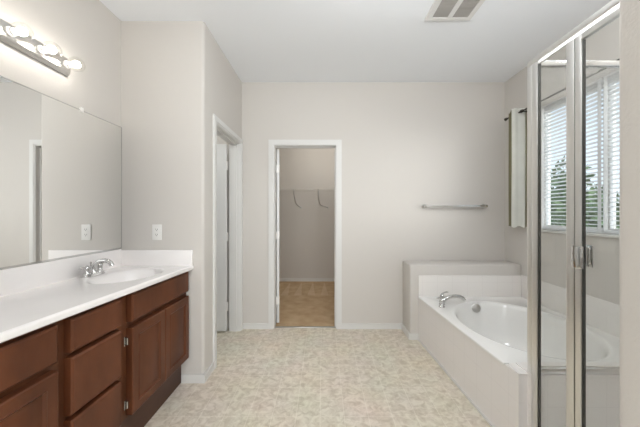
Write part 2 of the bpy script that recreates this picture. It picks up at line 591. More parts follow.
# toilet room doorway
TY0, TY1, TZ = 2.403, 3.100, 2.035
xf = XW + 0.002
mb = MB().box(XW - 0.117, xf, 2.385, TY0, 0, TZ + 0.02)
mb.box(XW - 0.117, xf, TY1, 3.118, 0, TZ + 0.02)
mb.box(XW - 0.117, xf, TY0, TY1, TZ, TZ + 0.02)
mb.box(XW - 0.072, XW - 0.035, TY1 - 0.011, TY1, 0, TZ)
mb.box(XW - 0.072, XW - 0.035, TY0, TY0 + 0.011, 0, TZ)
mb.box(XW - 0.072, XW - 0.035, TY0, TY1, TZ - 0.011, TZ)
for (a, b_, d) in ((0.0, 0.062, 0.010), (0.012, 0.056, 0.016)):
    i, o_ = 0.005 + a, 0.005 + b_ - 0.002
    mb.box(XW, XW + d, TY0 - o_, TY0 - i, 0, TZ + o_)
    mb.box(XW, XW + d, TY1 + i, min(TY1 + o_, YB - 0.002), 0, TZ + o_)
    mb.box(XW, XW + d, TY0 - i, TY1 + i, TZ + i, TZ + o_)
struct('trim_2', mb, M['trim'], 'white painted casing around the toilet room doorway', 'door frame')
# metal strip between vinyl and carpet
struct('trim_3', MB().box(JX0, JX1, YB + 0.02, YB + 0.05, 0.0, 0.008, 0.003), M['steel'], 'thin metal threshold strip under the closet doorway', 'threshold')


def panel_door(name, label, loc, rz, width, flip):
    """slab hinged at its origin, leaf along +x; the pin is at the corner; hinges are parts"""
    root = thing(name, label, 'door', loc, kind='structure')
    root.rotation_euler = (0, 0, R(rz))
    s = flip
    y0, y1 = sorted((-0.005 * s, -0.035 * s))
    b = MB().box(0.004, width, y0, y1, 0.014, 2.028, 0.002, 1)
    # shallow raised panels on both faces
    for (z0, z1) in ((0.20, 0.92), (1.06, 1.85)):
        for yy in (y0, y1):
            sgn = -1 if yy == y0 else 1
            ya, yb_ = sorted((yy, yy + sgn * 0.004))
            b.box(0.12, width - 0.12, ya, yb_, z0, z1, 0.003, 1)
    me = b.build('door_leaf', M['door'])
    me.parent = root
    for z in (0.275, 1.03, 1.80):
        h = MB().box(-0.003, 0.0035, y0 - 0.001, y1 + 0.001, z - 0.045, z + 0.045, 0.001, 1)
        h.tube([(0, 0, z - 0.047), (0, 0, z + 0.047)], 0.006, 10)
        o = h.build('hinge', M['plastic'])
        o.parent = root
    k = MB()
    for yy, sg in ((y0, -1), (y1, 1)):
        k.lathe([(0, 0), (0.03, 0), (0.03, 0.004), (0.011, 0.008), (0.011, 0.03), (0.024, 0.038), (0.028, 0.052), (0.02, 0.064), (0, 0.067)], 20,
                Matrix.Translation((width - 0.06, yy, 0.95)) @ Matrix.Rotation(R(-90 * sg), 4, 'X'))
    o = k.build('knob', M['nickel'])
    o.parent = root
    return root


panel_door('door_1', 'white closet door standing open inside the closet, seen edge on', (JX0 + 0.001, YB + 0.124, 0), 107, 0.672, 1)
panel_door('door_2', 'white toilet room door standing open behind the side doorway', (XW - 0.131, TY1 - 0.003, 0), 180, 0.68, -1)

# ------------------------------------------------------------------ window in the right wall
win = thing('window_1', 'white framed window of two panes above the bathtub', 'window', (XR + 0.06, (WY0 + WY1) / 2, WZ0), kind='structure')
xw0, xw1 = XR + 0.042, XR + 0.078
f = MB()
f.box(xw0, xw1, WY0, WY0 + 0.045, WZ0, WZ1)
f.box(XR + 0.002, xw1, WY1 - 0.030, WY1, WZ0, WZ1)
f.box(xw0, xw1, WY1 - 0.038, WY1 - 0.030, WZ0, WZ1)
f.box(xw0, xw1, WY0 + 0.045, WY1 - 0.045, WZ0, WZ0 + 0.045)
f.box(xw0, xw1, WY0 + 0.045, WY1 - 0.045, WZ1 - 0.045, WZ1)
f.build('window_frame', M['plastic'], win)
ym = 2.056
MB().box(xw0 - 0.004, xw1, ym - 0.018, ym + 0.018, WZ0 + 0.045, WZ1 - 0.045, 0.003).build('mullion', M['plastic'], win)
for a, b_ in ((WY0 + 0.045, ym - 0.018), (ym + 0.018, WY1 - 0.038)):
    MB().box(xw0 + 0.02, xw0 + 0.026, a, b_, WZ0 + 0.045, WZ1 - 0.045).build('pane', M['pane'], win)
MB().box(XR - 0.018, xw0, WY0 - 0.02, WY1 + 0.02, WZ0 - 0.018, WZ0 + 0.002, 0.004).build('window_sill', M['trim'], win)

def blind(label, y0, y1):
    bl = thing('window_blind', label, 'blind', (XR + 0.017, (y0 + y1) / 2, WZ0), 'slat blinds in the window')
    MB().box(XR - 0.006, XR + 0.040, y0, y1, WZ1 - 0.020, WZ1 - 0.001, 0.003).build('head_rail', M['blind'], bl)
    q = MB()
    z = WZ1 - 0.036
    hw, tilt = 0.0185, R(-8)
    while z > WZ0 + 0.05:
        bm_ = bmesh.new()
        rows = []
        for i in range(5):
            u = -hw + 2 * hw * i / 4
            dz = 0.0022 * (1 - (u / hw) ** 2)
            rows.append((u * math.cos(tilt) - dz * math.sin(tilt), u * math.sin(tilt) + dz * math.cos(tilt)))
        V = [[[bm_.verts.new((XR + 0.017 + px, y, z + pz + dd)) for (px, pz) in rows] for y in (y0 + 0.003, y1 - 0.003)] for dd in (0.0011, -0.0011)]
        for i in range(4):
            bm_.faces.new((V[0][0][i], V[0][0][i + 1], V[0][1][i + 1], V[0][1][i]))
            bm_.faces.new((V[1][0][i], V[1][0][i + 1], V[1][1][i + 1], V[1][1][i]))
            for k in (0, 1):
                bm_.faces.new((V[0][k][i], V[1][k][i], V[1][k][i + 1], V[0][k][i + 1]))
        for i in (0, 4):
            bm_.faces.new((V[0][0][i], V[0][1][i], V[1][1][i], V[1][0][i]))
        bmesh.ops.recalc_face_normals(bm_, faces=bm_.faces[:])
        q._add(bm_)
        z -= 0.0322
    q.build('slats', M['blind'], bl)
    MB().box(XR - 0.002, XR + 0.036, y0 + 0.003, y1 - 0.003, WZ0 + 0.010, WZ0 + 0.034, 0.004).build('bottom_rail', M['blind'], bl)
    for y in (y0 + 0.017, y1 - 0.017):
        c = MB()
        for xx in (XR - 0.0035, XR + 0.0375):
            c.box(xx - 0.0004, xx + 0.0004, y - 0.014, y + 0.014, WZ0 + 0.03, WZ1 - 0.020)
        c.build('ladder_tape', M['blind'], bl)


blind('white slat blind over the far window pane, next to the curtain', ym + 0.006, WY1 - 0.032)
blind('white slat blind over the near window pane, seen through the shower door', WY0 + 0.012, ym - 0.006)

# ------------------------------------------------------------------ vanity
XF = -1.037          # face frame plane
XD = -1.000          # front of the doors and drawers
XT = -1.075          # toe board
CB = 0.186           # bottom of the cabinet
CT = 0.8575          # top of the cabinet


def slab_front(mb, y0, y1, z0, z1):
    """overlay drawer front with a small chamfer all round its outer face"""
    b = bmesh.new()
    c = 0.009
    P = lambda x, i: [b.verts.new(q) for q in ((x, y0 + i, z0 + i), (x, y1 - i, z0 + i), (x, y1 - i, z1 - i), (x, y0 + i, z1 - i))]
    A, B, D = P(XF, 0), P(XD - 0.007, 0), P(XD, c)
    for (U, V) in ((A, B), (B, D)):
        for i in range(4):
            b.faces.new((U[i], U[(i + 1) % 4], V[(i + 1) % 4], V[i]))
    b.faces.new(D); b.faces.new(A[::-1])
    bmesh.ops.recalc_face_normals(b, faces=b.faces[:])
    mb._add(b)
    return mb


def panel_front(mb, y0, y1, z0, z1):
    """frame and panel cabinet door: flat frame, bead, recessed then raised field"""
    b = bmesh.new()
    P = lambda x, i: [b.verts.new(q) for q in ((x, y0 + i, z0 + i), (x, y1 - i, z0 + i), (x, y1 - i, z1 - i), (x, y0 + i, z1 - i))]
    L = [P(XF, 0), P(XD - 0.004, 0), P(XD, 0.005), P(XD, 0.047), P(XD + 0.0025, 0.050), P(XD - 0.004, 0.056), P(XD - 0.007, 0.060), P(XD - 0.006, 0.075), P(XD - 0.003, 0.085)]
    for U, V in zip(L, L[1:]):
        for i in range(4):
            b.faces.new((U[i], U[(i + 1) % 4], V[(i + 1) % 4], V[i]))
    b.faces.new(L[-1]); b.faces.new(L[0][::-1])
    bmesh.ops.recalc_face_normals(b, faces=b.faces[:])
    mb._add(b)
    return mb


def unit(name, label, y0, y1, openings, stiles):
    """cabinet carcass and face frame from y0 to y1; the photo hides the inside"""
    root = thing(name, label, 'cabinet', (XL + 0.02, (y0 + y1) / 2, 0), 'vanity cabinets under the counter')
    b = MB()
    b.box(XL + 0.002, XF - 0.021, y0, y1, CB, 0.70)
    b.build('carcass', M['wood_dark'], root)
    f = MB()
    zs = sorted({CB, CT} | {z for o in openings for z in o})
    f.box(XF - 0.02, XF, y0, y1, CB, CT)
    f.build('face_frame', M['wood_frame'], root)
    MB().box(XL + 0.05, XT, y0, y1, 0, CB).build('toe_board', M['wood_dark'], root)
    return root


def hinge(parent, y, z):
    h = MB().box(XF, XF + 0.004, y - 0.009, y + 0.009, z - 0.030, z + 0.030, 0.001, 1)
    h.tube([(XF + 0.008, y + 0.007, z - 0.022), (XF + 0.008, y + 0.007, z + 0.022)], 0.0055, 10)
    h.build('hinge', M['chrome'], parent)


def sink_unit(name, label, y0, y1, ya, yb, frames):
    root = unit(name, label, y0, y1, [], [])
    o = slab_front(MB(), ya, yb, 0.700, 0.846).build('drawer_front', M['wood'], root)
    mid = (ya + yb) / 2
    for (a, b_, hy) in ((ya, mid - 0.002, ya - 0.008), (mid + 0.002, yb, yb + 0.008)):
        d = panel_front(MB(), a, b_, 0.203, 0.668).build('cabinet_door', M['wood'], root)
        s = -1 if hy < mid else 1
        for z in (0.262, 0.600):
            h = MB().box(XF, XF + 0.005, hy - 0.010, hy + 0.008, z - 0.026, z + 0.026, 0.001, 1)
            h.tube([(XF + 0.010, hy - s * 0.002, z - 0.018), (XF + 0.010, hy - s * 0.002, z + 0.018)], 0.006, 10)
            h.build('hinge', M['chrome'], d)
    return root


YA = YW - 0.001
sink_unit('vanity_cabinet', 'dark cherry sink cabinet with two doors, against the outlet wall', 1.488, YA, 1.525, 2.130, True)
sink_unit('vanity_cabinet', 'dark cherry sink cabinet in the near left corner, left of the drawers', Y1 + 0.001, 1.140, 0.56, 1.112, True)
dr = unit('drawer_cabinet', 'dark cherry bank of three drawers between the two sink cabinets', 1.140, 1.488, [], [])
for (z0, z1) in ((0.709, 0.846), (0.450, 0.688), (0.203, 0.430)):
    slab_front(MB(), 1.168, 1.450, z0, z1).build('drawer_front', M['wood'], dr)

# countertop with two integral bowls
CZ0, CZ1 = 0.858, 0.889
XC = -0.978
ct = thing('vanity_countertop', 'long white cultured marble countertop with splashes, on the cherry cabinets', 'countertop', (XL + 0.3, 1.33, CZ0))


def sheet_with_ovals(x0, x1, y0, y1, ovals, zf, nx, ny):
    """rectangular sheet pushed down inside the ovals; a fine grid with the heights of zf(x, y)"""
    b = bmesh.new()
    g = [[b.verts.new((x0 + (x1 - x0) * i / nx, y0 + (y1 - y0) * j / ny, zf(x0 + (x1 - x0) * i / nx, y0 + (y1 - y0) * j / ny))) for j in range(ny + 1)] for i in range(nx + 1)]
    for i in range(nx):
        for j in range(ny):
            b.faces.new((g[i][j], g[i + 1][j], g[i + 1][j + 1], g[i][j + 1]))
    return b


def oval_hole(mb, x0, x1, y0, y1, ovals_c, a, b_, ztop, prof, seg=48):
    """flat rectangle x0..x1, y0..y1 at ztop with an oval bowl: ring strip from the rectangle's rim to the oval, then the bowl's rings
    prof = [(scale, z)] running down to the bottom"""
    cx, cy = ovals_c
    bm_ = bmesh.new()

    def rim(ang):
        dx, dy = math.cos(ang) * a, math.sin(ang) * b_
        ts = []
        if dx > 1e-9: ts.append((x1 - cx) / dx)
        if dx < -1e-9: ts.append((x0 - cx) / dx)
        if dy > 1e-9: ts.append((y1 - cy) / dy)
        if dy < -1e-9: ts.append((y0 - cy) / dy)
        t_ = min(ts)
        return (cx + dx * t_, cy + dy * t_)

    angs = [2 * math.pi * k / seg for k in range(seg)]
    for X in (x0, x1):
        for Y in (y0, y1):
            angs.append(math.atan2((Y - cy) / b_, (X - cx) / a) % (2 * math.pi))
    angs = sorted(set(round(q, 6) for q in angs))
    n = len(angs)
    rings = [[bm_.verts.new((*rim(q), ztop)) for q in angs]]
    for (s, z, *off) in prof:
        ox, oy = off if off else (0, 0)
        rings.append([bm_.verts.new((cx + ox + a * s * math.cos(q), cy + oy + b_ * s * math.sin(q), z)) for q in angs])
    for A, B in zip(rings, rings[1:]):
        for k in range(n):
            bm_.faces.new((A[k], A[(k + 1) % n], B[(k + 1) % n], B[k]))
    bm_.faces.new(rings[-1])
    bmesh.ops.recalc_face_normals(bm_, faces=bm_.faces[:])
    if sum(f.normal.z * f.calc_area() for f in bm_.faces) < 0:
        bmesh.ops.reverse_faces(bm_, faces=bm_.faces[:])
    mb._add(bm_)
    return mb


prof = [(1.14, CZ1), (1.08, CZ1 - 0.0012), (1.03, CZ1 - 0.004), (0.98, CZ1 - 0.011), (0.93, CZ1 - 0.026), (0.85, CZ1 - 0.062), (0.70, CZ1 - 0.105), (0.45, CZ1 - 0.125), (0.12, CZ1 - 0.132)]
mb = MB()
ys = [Y1 + 0.002, 1.30, YW - 0.001]
oval_hole(mb, XL + 0.001, XC - 0.012, ys[1], ys[2], (-1.235, 1.815), 0.170, 0.225, CZ1, prof)
oval_hole(mb, XL + 0.001, XC - 0.012, ys[0], ys[1], (-1.235, 0.80), 0.170, 0.225, CZ1, prof)
# rounded front edge, underside
yA, yB_ = ys[0], ys[2]
prev = None
bm_ = bmesh.new()
edge = [(XC - 0.012, CZ1)] + [(XC - 0.012 + 0.012 * math.sin(R(a_)), CZ1 - 0.012 + 0.012 * math.cos(R(a_))) for a_ in (18, 36, 54, 72, 90)] + [(XC, CZ0 + 0.004), (XC - 0.004, CZ0), (XF - 0.03, CZ0)]
for (x, z_) in edge:
    cur = [bm_.verts.new((x, yA, z_)), bm_.verts.new((x, yB_, z_))]
    if prev:
        bm_.faces.new((prev[0], cur[0], cur[1], prev[1]))
    prev = cur
bmesh.ops.recalc_face_normals(bm_, faces=bm_.faces[:])
if sum(f.normal.x for f in bm_.faces) < 0:
    bmesh.ops.reverse_faces(bm_, faces=bm_.faces[:])
mb._add(bm_)
bmesh.ops.remove_doubles(mb.bm, verts=mb.bm.verts[:], dist=0.0002)
mb.build('counter_slab', M['counter'], ct, 30)
MB().box(XL + 0.001, XL + 0.020, Y1 + 0.002, YW - 0.021, CZ1 - 0.004, 1.016, 0.005).build('backsplash', M['counter'], ct)
MB().box(XL + 0.001, XC - 0.006, YW - 0.021, YW - 0.001, CZ1 - 0.004, 1.006, 0.005).build('side_splash', M['counter'], ct)
for cy in (1.815, 0.80):
    MB().lathe([(0.0, 0.001), (0.016, 0.001), (0.022, 0.003), (0.023, 0.0), (0.023, -0.004)], 20, Matrix.Translation((-1.235, cy, CZ1 - 0.1315))).build('drain', M['chrome'], ct)

# centre-set basin faucet
fx0, fy0 = -1.455, 1.808
fa = thing('basin_faucet', 'polished chrome two-handle faucet on the vanity counter below the mirror', 'faucet', (fx0, fy0, CZ1))
b = bmesh.new()
outl = [(x + (0), y) for x, y in (arc(0, 0.055, 0.026, 0, 180, 8) + arc(0, -0.055, 0.026, 180, 360, 8))]
MBb = MB()
MBb.prism([(fx0 + x, fy0 + y) for x, y in outl], CZ1, CZ1 + 0.010)
MBb.prism([(fx0 + x * 0.82, fy0 + y * 0.94) for x, y in outl], CZ1 + 0.010, CZ1 + 0.016)
MBb.build('base_plate', M['chrome'], fa)
sp = MB()
sp.lathe([(0.0, 0.0), (0.022, 0.0), (0.022, 0.004), (0.016, 0.012), (0.014, 0.030), (0.017, 0.040), (0.014, 0.048), (0.0, 0.05)], 20, Matrix.Translation((fx0, fy0, CZ1 + 0.014)))
pp = [(0.0, 0.036), (0.008, 0.056), (0.026, 0.073), (0.048, 0.083), (0.072, 0.086), (0.094, 0.081), (0.109, 0.070), (0.115, 0.054)]
sp.tube([(fx0 + a_, fy0, CZ1 + 0.008 + c_) for a_, c_ in pp], [0.016, 0.0155, 0.0145, 0.0135, 0.0125, 0.0125, 0.013, 0.015], 14)
sp.build('spout', M['chrome'], fa, 50)
for s in (-1, 1):
    h = MB()
    h.lathe([(0.0, 0.0), (0.020, 0.0), (0.021, 0.006), (0.015, 0.014), (0.013, 0.030), (0.017, 0.038), (0.015, 0.047), (0.006, 0.055), (0.0, 0.056)], 20, Matrix.Translation((fx0, fy0 + s * 0.053, CZ1 + 0.014)))
    h.tube([(fx0, fy0 + s * 0.053, CZ1 + 0.057), (fx0 + 0.002, fy0 + s * 0.075, CZ1 + 0.064), (fx0 + 0.004, fy0 + s * 0.100, CZ1 + 0.063), (fx0 + 0.004, fy0 + s * 0.112, CZ1 + 0.060)], [0.007, 0.0055, 0.0065, 0.0045], 10)
    h.build('handle', M['chrome'], fa, 50)
MB().tube([(fx0 - 0.018, fy0, CZ1 + 0.014), (fx0 - 0.018, fy0, CZ1 + 0.075)], 0.003, 8).lathe([(0, 0), (0.006, 0.002), (0.007, 0.008), (0, 0.013)], 12, Matrix.Translation((fx0 - 0.018, fy0, CZ1 + 0.074))).build('lift_rod', M['chrome'], fa, 50)

# the vanity was fitted a little out of square: its front edge draws back towards the near end, its top rises a touch
SKEWED = [o for o in bpy.data.objects if o.type == 'MESH' and o.parent is not None]
for o in SKEWED:
    top = o
    while top.parent is not None:
        top = top.parent
    if top.get('category') not in ('cabinet', 'countertop') or o.name.startswith('toe_board'):
        continue
    q = Vector((0, 0, 0)); pr = o.parent
    while pr is not None:
        q += Vector(pr.location); pr = pr.parent
    slab = o.name.startswith('counter_slab')
    for v in o.data.vertices:
        k_ = max(0.0, min(1.0, (v.co.x + q.x - XL) / 0.53)) * (YW - (v.co.y + q.y))
        v.co.x -= 0.028 * k_
        if slab:
            v.co.z += 0.011 * k_

# ------------------------------------------------------------------ mirror, light bar, outlet
mr = thing('wall_mirror', 'large frameless mirror on the left wall above the vanity', 'mirror', (XL, 1.33, 1.02))
MY0, MY1, MZ0, MZ1 = Y1 + 0.003, YW - 0.006, 1.0185, 1.930
MB().box(XL + 0.0005, XL + 0.006, MY0, MY1, MZ0, MZ1).build('mirror_glass', M['mirror'], mr)
e = MB()
e.box(XL + 0.0005, XL + 0.0065, MY1, MY1 + 0.005, MZ0, MZ1)
e.box(XL + 0.0005, XL + 0.0065, MY0, MY1 + 0.005, MZ1, MZ1 + 0.003)
e.build('edge_strip', M['mirror_edge'], mr)
MB().box(XL + 0.0005, XL + 0.010, MY0, MY1, MZ0 - 0.002, MZ0 + 0.006, 0.001, 1).build('bottom_channel', M['chrome'], mr)
for y in (0.95, 1.80):
    c = MB().box(XL + 0.0005, XL + 0.012, y - 0.012, y + 0.012, MZ1 - 0.008, MZ1 + 0.020, 0.003)
    c.build('clip', M['plastic'], mr)

LZc = 2.150
lt = thing('vanity_light', 'brushed chrome strip light with lit globe bulbs above the mirror', 'light fixture', (XL, 1.295, LZc))
b = bmesh.new()
# fluted oval-ended plate: rings stepping out from the wall
steps = [(0.052, 0.0), (0.052, 0.012), (0.047, 0.016), (0.047, 0.020), (0.042, 0.023), (0.042, 0.027), (0.036, 0.031), (0.034, 0.032)]
yl0, yl1 = 0.885, 1.708
n8 = 8
prev = None
rg = []
for (hw, d) in steps:
    rr = 0.020
    ring = []
    for (cy_, cz_, a0) in ((yl1 - 0.052 + hw - rr, hw - rr, 0), (yl0 + 0.052 - hw + rr, hw - rr, 90), (yl0 + 0.052 - hw + rr, -hw + rr, 180), (yl1 - 0.052 + hw - rr, -hw + rr, 270)):
        for k in range(n8 + 1):
            a_ = R(a0 + 90 * k / n8)
            ring.append(b.verts.new((XL + 0.001 + d, cy_ + rr * math.cos(a_), LZc + cz_ + rr * math.sin(a_))))
    rg.append(ring)
for A, B in zip(rg, rg[1:]):
    for k in range(len(A)):
        b.faces.new((A[k], A[(k + 1) % len(A)], B[(k + 1) % len(A)], B[k]))
b.faces.new(rg[-1]); b.faces.new(rg[0][::-1])
bmesh.ops.recalc_face_normals(b, faces=b.faces[:])
mbl = MB(); mbl._add(b)
mbl.build('back_plate', M['nickel'], lt, 25)
for k in range(6):
    y = 1.662 - 0.150 * k
    MB().lathe([(0.0, 0.0), (0.022, 0.0), (0.022, 0.010), (0.017, 0.014), (0.016, 0.026), (0.0, 0.026)], 18, Matrix.Translation((XL + 0.032, y, LZc)) @ ALONG_X).build('socket', M['plastic'], lt)
    gl = [(0.013, 0.0), (0.014, 0.008)] + [(0.040 * math.sin(R(a_)), 0.044 - 0.040 * math.cos(R(a_))) for a_ in range(24, 181, 12)]
    gl[-1] = (0.0, 0.084)
    bu = MB().lathe(gl, 28, Matrix.Translation((XL + 0.050, y, LZc)) @ ALONG_X).build('bulb', M['bulb_glass'], lt, 80)
    bu['label'] = 'lit clear glass globe bulb'
    fi = [(0.020 * math.sin(R(a_)), -0.020 * math.cos(R(a_))) for a_ in range(0, 181, 20)]
    fi[0] = (0, -0.020); fi[-1] = (0, 0.020)
    MB().lathe(fi, 16, Matrix.Translation((XL + 0.092, y, LZc)) @ ALONG_X).build('glowing_core', M['filament'], bu, 80)

ox, oz = -1.257, 1.139
ou = thing('electrical_outlet', 'white electrical outlet on the wall above the side splash', 'outlet', (ox, YW, oz))
MB().box(ox - 0.036, ox + 0.036, YW - 0.006, YW, oz - 0.059, oz + 0.059, 0.003).build('cover_plate', M['plastic'], ou)
for s in (-1, 1):
    rc = MB().prism([(ox + x, oz + s * 0.0195 + y) for x, y in [(0.0165 * math.cos(R(a_)), max(-0.013, min(0.013, 0.0165 * math.sin(R(a_))))) for a_ in range(0, 360, 15)]], -YW + 0.006, -YW + 0.0085)
    # outline drawn in x, z: turn it upright
    bmesh.ops.transform(rc.bm, matrix=Matrix(((1, 0, 0, 0), (0, 0, -1, 0), (0, 1, 0, 0), (0, 0, 0, 1))), verts=rc.bm.verts[:])
    rco = rc.build('receptacle', M['plastic'], ou)
    sl_ = MB()
    for dx in (-0.0065, 0.0065):
        sl_.box(ox + dx - 0.0012, ox + dx + 0.0012, YW - 0.0090, YW - 0.0084, oz + s * 0.0195 - 0.001, oz + s * 0.0195 + 0.008)
    sl_.lathe([(0, 0), (0.0026, 0), (0.0026, 0.0006), (0, 0.0006)], 10, Matrix.Translation((ox, YW - 0.0084, oz + s * 0.0195 - 0.007)) @ Matrix.Rotation(R(90), 4, 'X'))
    sl_.build('slots', M['slot'], rco)
MB().lathe([(0, 0.0012), (0.003, 0.001), (0.0035, 0), (0.0035, -0.001)], 12, Matrix.Translation((ox, YW - 0.006, oz)) @ Matrix.Rotation(R(90), 4, 'X')).build('screw', M['plastic'], ou)

# ------------------------------------------------------------------ bathtub and its tiled surround
DZ = 0.436
SX = 1.083            # plane of the shower glass
xa_far, xa_near = 0.968, 1.028          # apron line, slightly skew
YT0, YT1 = 1.497, 2.893                 # near and far end
ts = thing('tub_surround', 'white tiled apron, near end wall and splash built around the bathtub', 'tub surround', (1.5, 2.2, 0))


def apx(y):
    return xa_far + (xa_near - xa_far) * (YT1 - y) / (YT1 - YT0)


b = MB()
b.prism([(apx(YT0), YT0), (apx(YT0) + 0.05, YT0), (apx(YT1) + 0.05, YT1), (apx(YT1), YT1)], 0, DZ - 0.004)
b.build('apron', M['tile_apron'], ts)
b = MB().prism([(apx(YT0) - 0.009, YT0 - 0.009), (apx(YT0), YT0), (apx(YT1), YT1), (apx(YT1) - 0.009, YT1)], 0, 0.014)
b.build('base_trim', M['trim'], ts)
b = MB().box(apx(YT0) + 0.05, XR - 0.002, YT0 + 0.0, YT0 + 0.10, 0, DZ + 0.012)
b.box(apx(YT0) + 0.0005, apx(YT0) + 0.05, YT0 - 0.0005, YT0 + 0.10, DZ - 0.004, DZ + 0.002)
b.box(SX - 0.008, XR - 0.014, 1.468, YT0 + 0.001, 0, DZ + 0.012)
b.build('end_wall', M['tile_x'], ts)
MB().box(apx(YT1), XR - 0.012, YT1 - 0.010, YT1 + 0.004, DZ - 0.02, 0.654, 0.003).build('back_splash', M['tile_x'], ts)
MB().box(XR - 0.011, XR - 0.001, YT0 + 0.05, YT1 + 0.004, DZ - 0.02, 0.660, 0.003).build('wall_splash', M['tile_y'], ts)
MB().box(apx(YT0) + 0.018, XR - 0.012, YT0 + 0.002, 1.607, DZ - 0.004, DZ + 0.0035, 0.0015, 1).build('deck_tiles', M['tile_x'], ts)

tb = thing('bathtub', 'white oval drop-in bathtub under the window', 'bathtub', (1.5, 2.2, 0.05))
mb = MB()
bp_ = [(1.06, DZ + 0.004), (1.03, DZ + 0.009), (1.0, DZ + 0.008), (0.975, DZ - 0.004), (0.955, DZ - 0.03), (0.92, DZ - 0.12), (0.87, DZ - 0.24), (0.80, DZ - 0.33), (0.70, DZ - 0.372), (0.5, DZ - 0.382), (0.2, DZ - 0.385)]
bc = (1.492, 2.165)
TY_0, TY_1 = 1.605, YT1 - 0.011
oval_hole(mb, 0.99, XR - 0.012, TY_0, TY_1, bc, 0.425, 0.545, DZ + 0.004, bp_, 72)
# pull the room-side rim out to the skewed apron line
for v in mb.bm.verts:
    if abs(v.co.x - 0.99) < 1e-4:
        v.co.x = apx(v.co.y) - 0.003
# rolled rim along the apron and the near lip
low = sorted([v.co.copy() for v in mb.bm.verts if abs(v.co.x - (apx(v.co.y) - 0.003)) < 1e-4], key=lambda q: q.y)
bm_ = bmesh.new()
pv = None
for q in low:
    cur = [bm_.verts.new(q), bm_.verts.new((q.x - 0.004, q.y, q.z - 0.004)), bm_.verts.new((q.x - 0.004, q.y, q.z - 0.016)), bm_.verts.new((q.x + 0.004, q.y, q.z - 0.018))]
    if pv:
        for i in range(3):
            bm_.faces.new((pv[i], cur[i], cur[i + 1], pv[i + 1]))
    pv = cur
bm_.normal_update()
if sum(f.normal.x for f in bm_.faces) > 0:
    bmesh.ops.reverse_faces(bm_, faces=bm_.faces[:])
mb._add(bm_)
mb.box(apx(TY_0) + 0.0, XR - 0.013, TY_0 - 0.001, TY_0 + 0.006, DZ - 0.003, DZ + 0.0038)
bmesh.ops.remove_doubles(mb.bm, verts=mb.bm.verts[:], dist=0.0002)
mb.build('tub_shell', M['acrylic'], tb, 50)
# overflow cover on the far slope, drain in the bottom
oc = (1.433, 2.671, DZ - 0.040)
MB().lathe([(0.0, 0.016), (0.012, 0.016), (0.016, 0.013), (0.036, 0.012), (0.040, 0.009), (0.041, 0.0), (0.030, -0.012)], 28, Matrix.Translation(oc) @ Matrix.Rotation(R(80), 4, 'X')).build('overflow_cover', M['steel'], tb)
MB().lathe([(0.0, 0.004), (0.02, 0.004), (0.03, 0.002), (0.031, -0.002)], 24, Matrix.Translation((1.49, 2.44, DZ - 0.378))).build('drain', M['chrome'], tb)

# deck-mounted tub faucet
tx, ty, tz = 1.100, 2.635, DZ + 0.004
tf = thing('tub_faucet', 'chrome arched tub spout with two lever handles on the tub deck', 'faucet', (tx, ty, tz))
sp = MB()
dirv = Vector((0.97, 0.10, 0)).normalized()
sp.lathe([(0.0, 0.0), (0.027, 0.0), (0.027, 0.006), (0.020, 0.014), (0.018, 0.034), (0.0, 0.036)], 20, Matrix.Translation((tx, ty, tz)))
pp = [(0.0, 0.02), (0.016, 0.040), (0.046, 0.056), (0.088, 0.068), (0.132, 0.073), (0.172, 0.068), (0.202, 0.054), (0.216, 0.034)]
sp.tube([Vector((tx, ty, tz)) + dirv * a_ + Vector((0, 0, c_)) for a_, c_ in pp], [0.021, 0.0205, 0.0195, 0.0185, 0.0175, 0.017, 0.0175, 0.0195], 16)
sp.build('spout', M['chrome'], tf, 50)
for (hx, hy, ang) in ((tx - 0.030, ty - 0.070, 200), (tx + 0.030, ty + 0.070, 20)):
    h = MB()
    h.lathe([(0.0, 0.0), (0.027, 0.0), (0.027, 0.006), (0.019, 0.014), (0.016, 0.045), (0.021, 0.052), (0.019, 0.066), (0.008, 0.078), (0.0, 0.080)], 20, Matrix.Translation((hx, hy, tz)))
    d = Vector((math.cos(R(ang)), math.sin(R(ang)), 0)) if ang < 90 else Vector((-0.3, -0.2, 0)).normalized()
    p0 = Vector((hx, hy, tz + 0.076))
    h.tube([p0, p0 + d * 0.025 + Vector((0, 0, 0.012)), p0 + d * 0.058 + Vector((0, 0, 0.014)), p0 + d * 0.072 + Vector((0, 0, 0.011))], [0.008, 0.0065, 0.0075, 0.005], 10)
    h.build('handle', M['chrome'], tf, 50)

# ------------------------------------------------------------------ shower enclosure
sh = thing('shower_enclosure', 'framed clear glass shower enclosure with polished metal posts at right', 'shower', (SX, 1.2, 0))
ZH = 2.047
SYN = Y1 + 0.012        # near end, at the wall
# curb and pan
pan = thing('shower_pan', 'white tiled curb and floor pan under the shower glass', 'shower base', (1.5, 1.0, 0))
MB().box(SX - 0.045, SX + 0.055, Y1 + 0.001, 1.467, 0, 0.095, 0.006).build('curb', M['tile_y'], pan)
MB().box(SX + 0.055, XR - 0.014, Y1 + 0.014, 1.467, 0, 0.03).build('pan_floor', M['acrylic'], pan)
struct('wall_shower_tile', MB().box(XR - 0.013, XR - 0.001, Y1 + 0.001, 1.470, 0.0, 2.05), M['tile_y'], 'white tiled side wall inside the shower', 'wall')
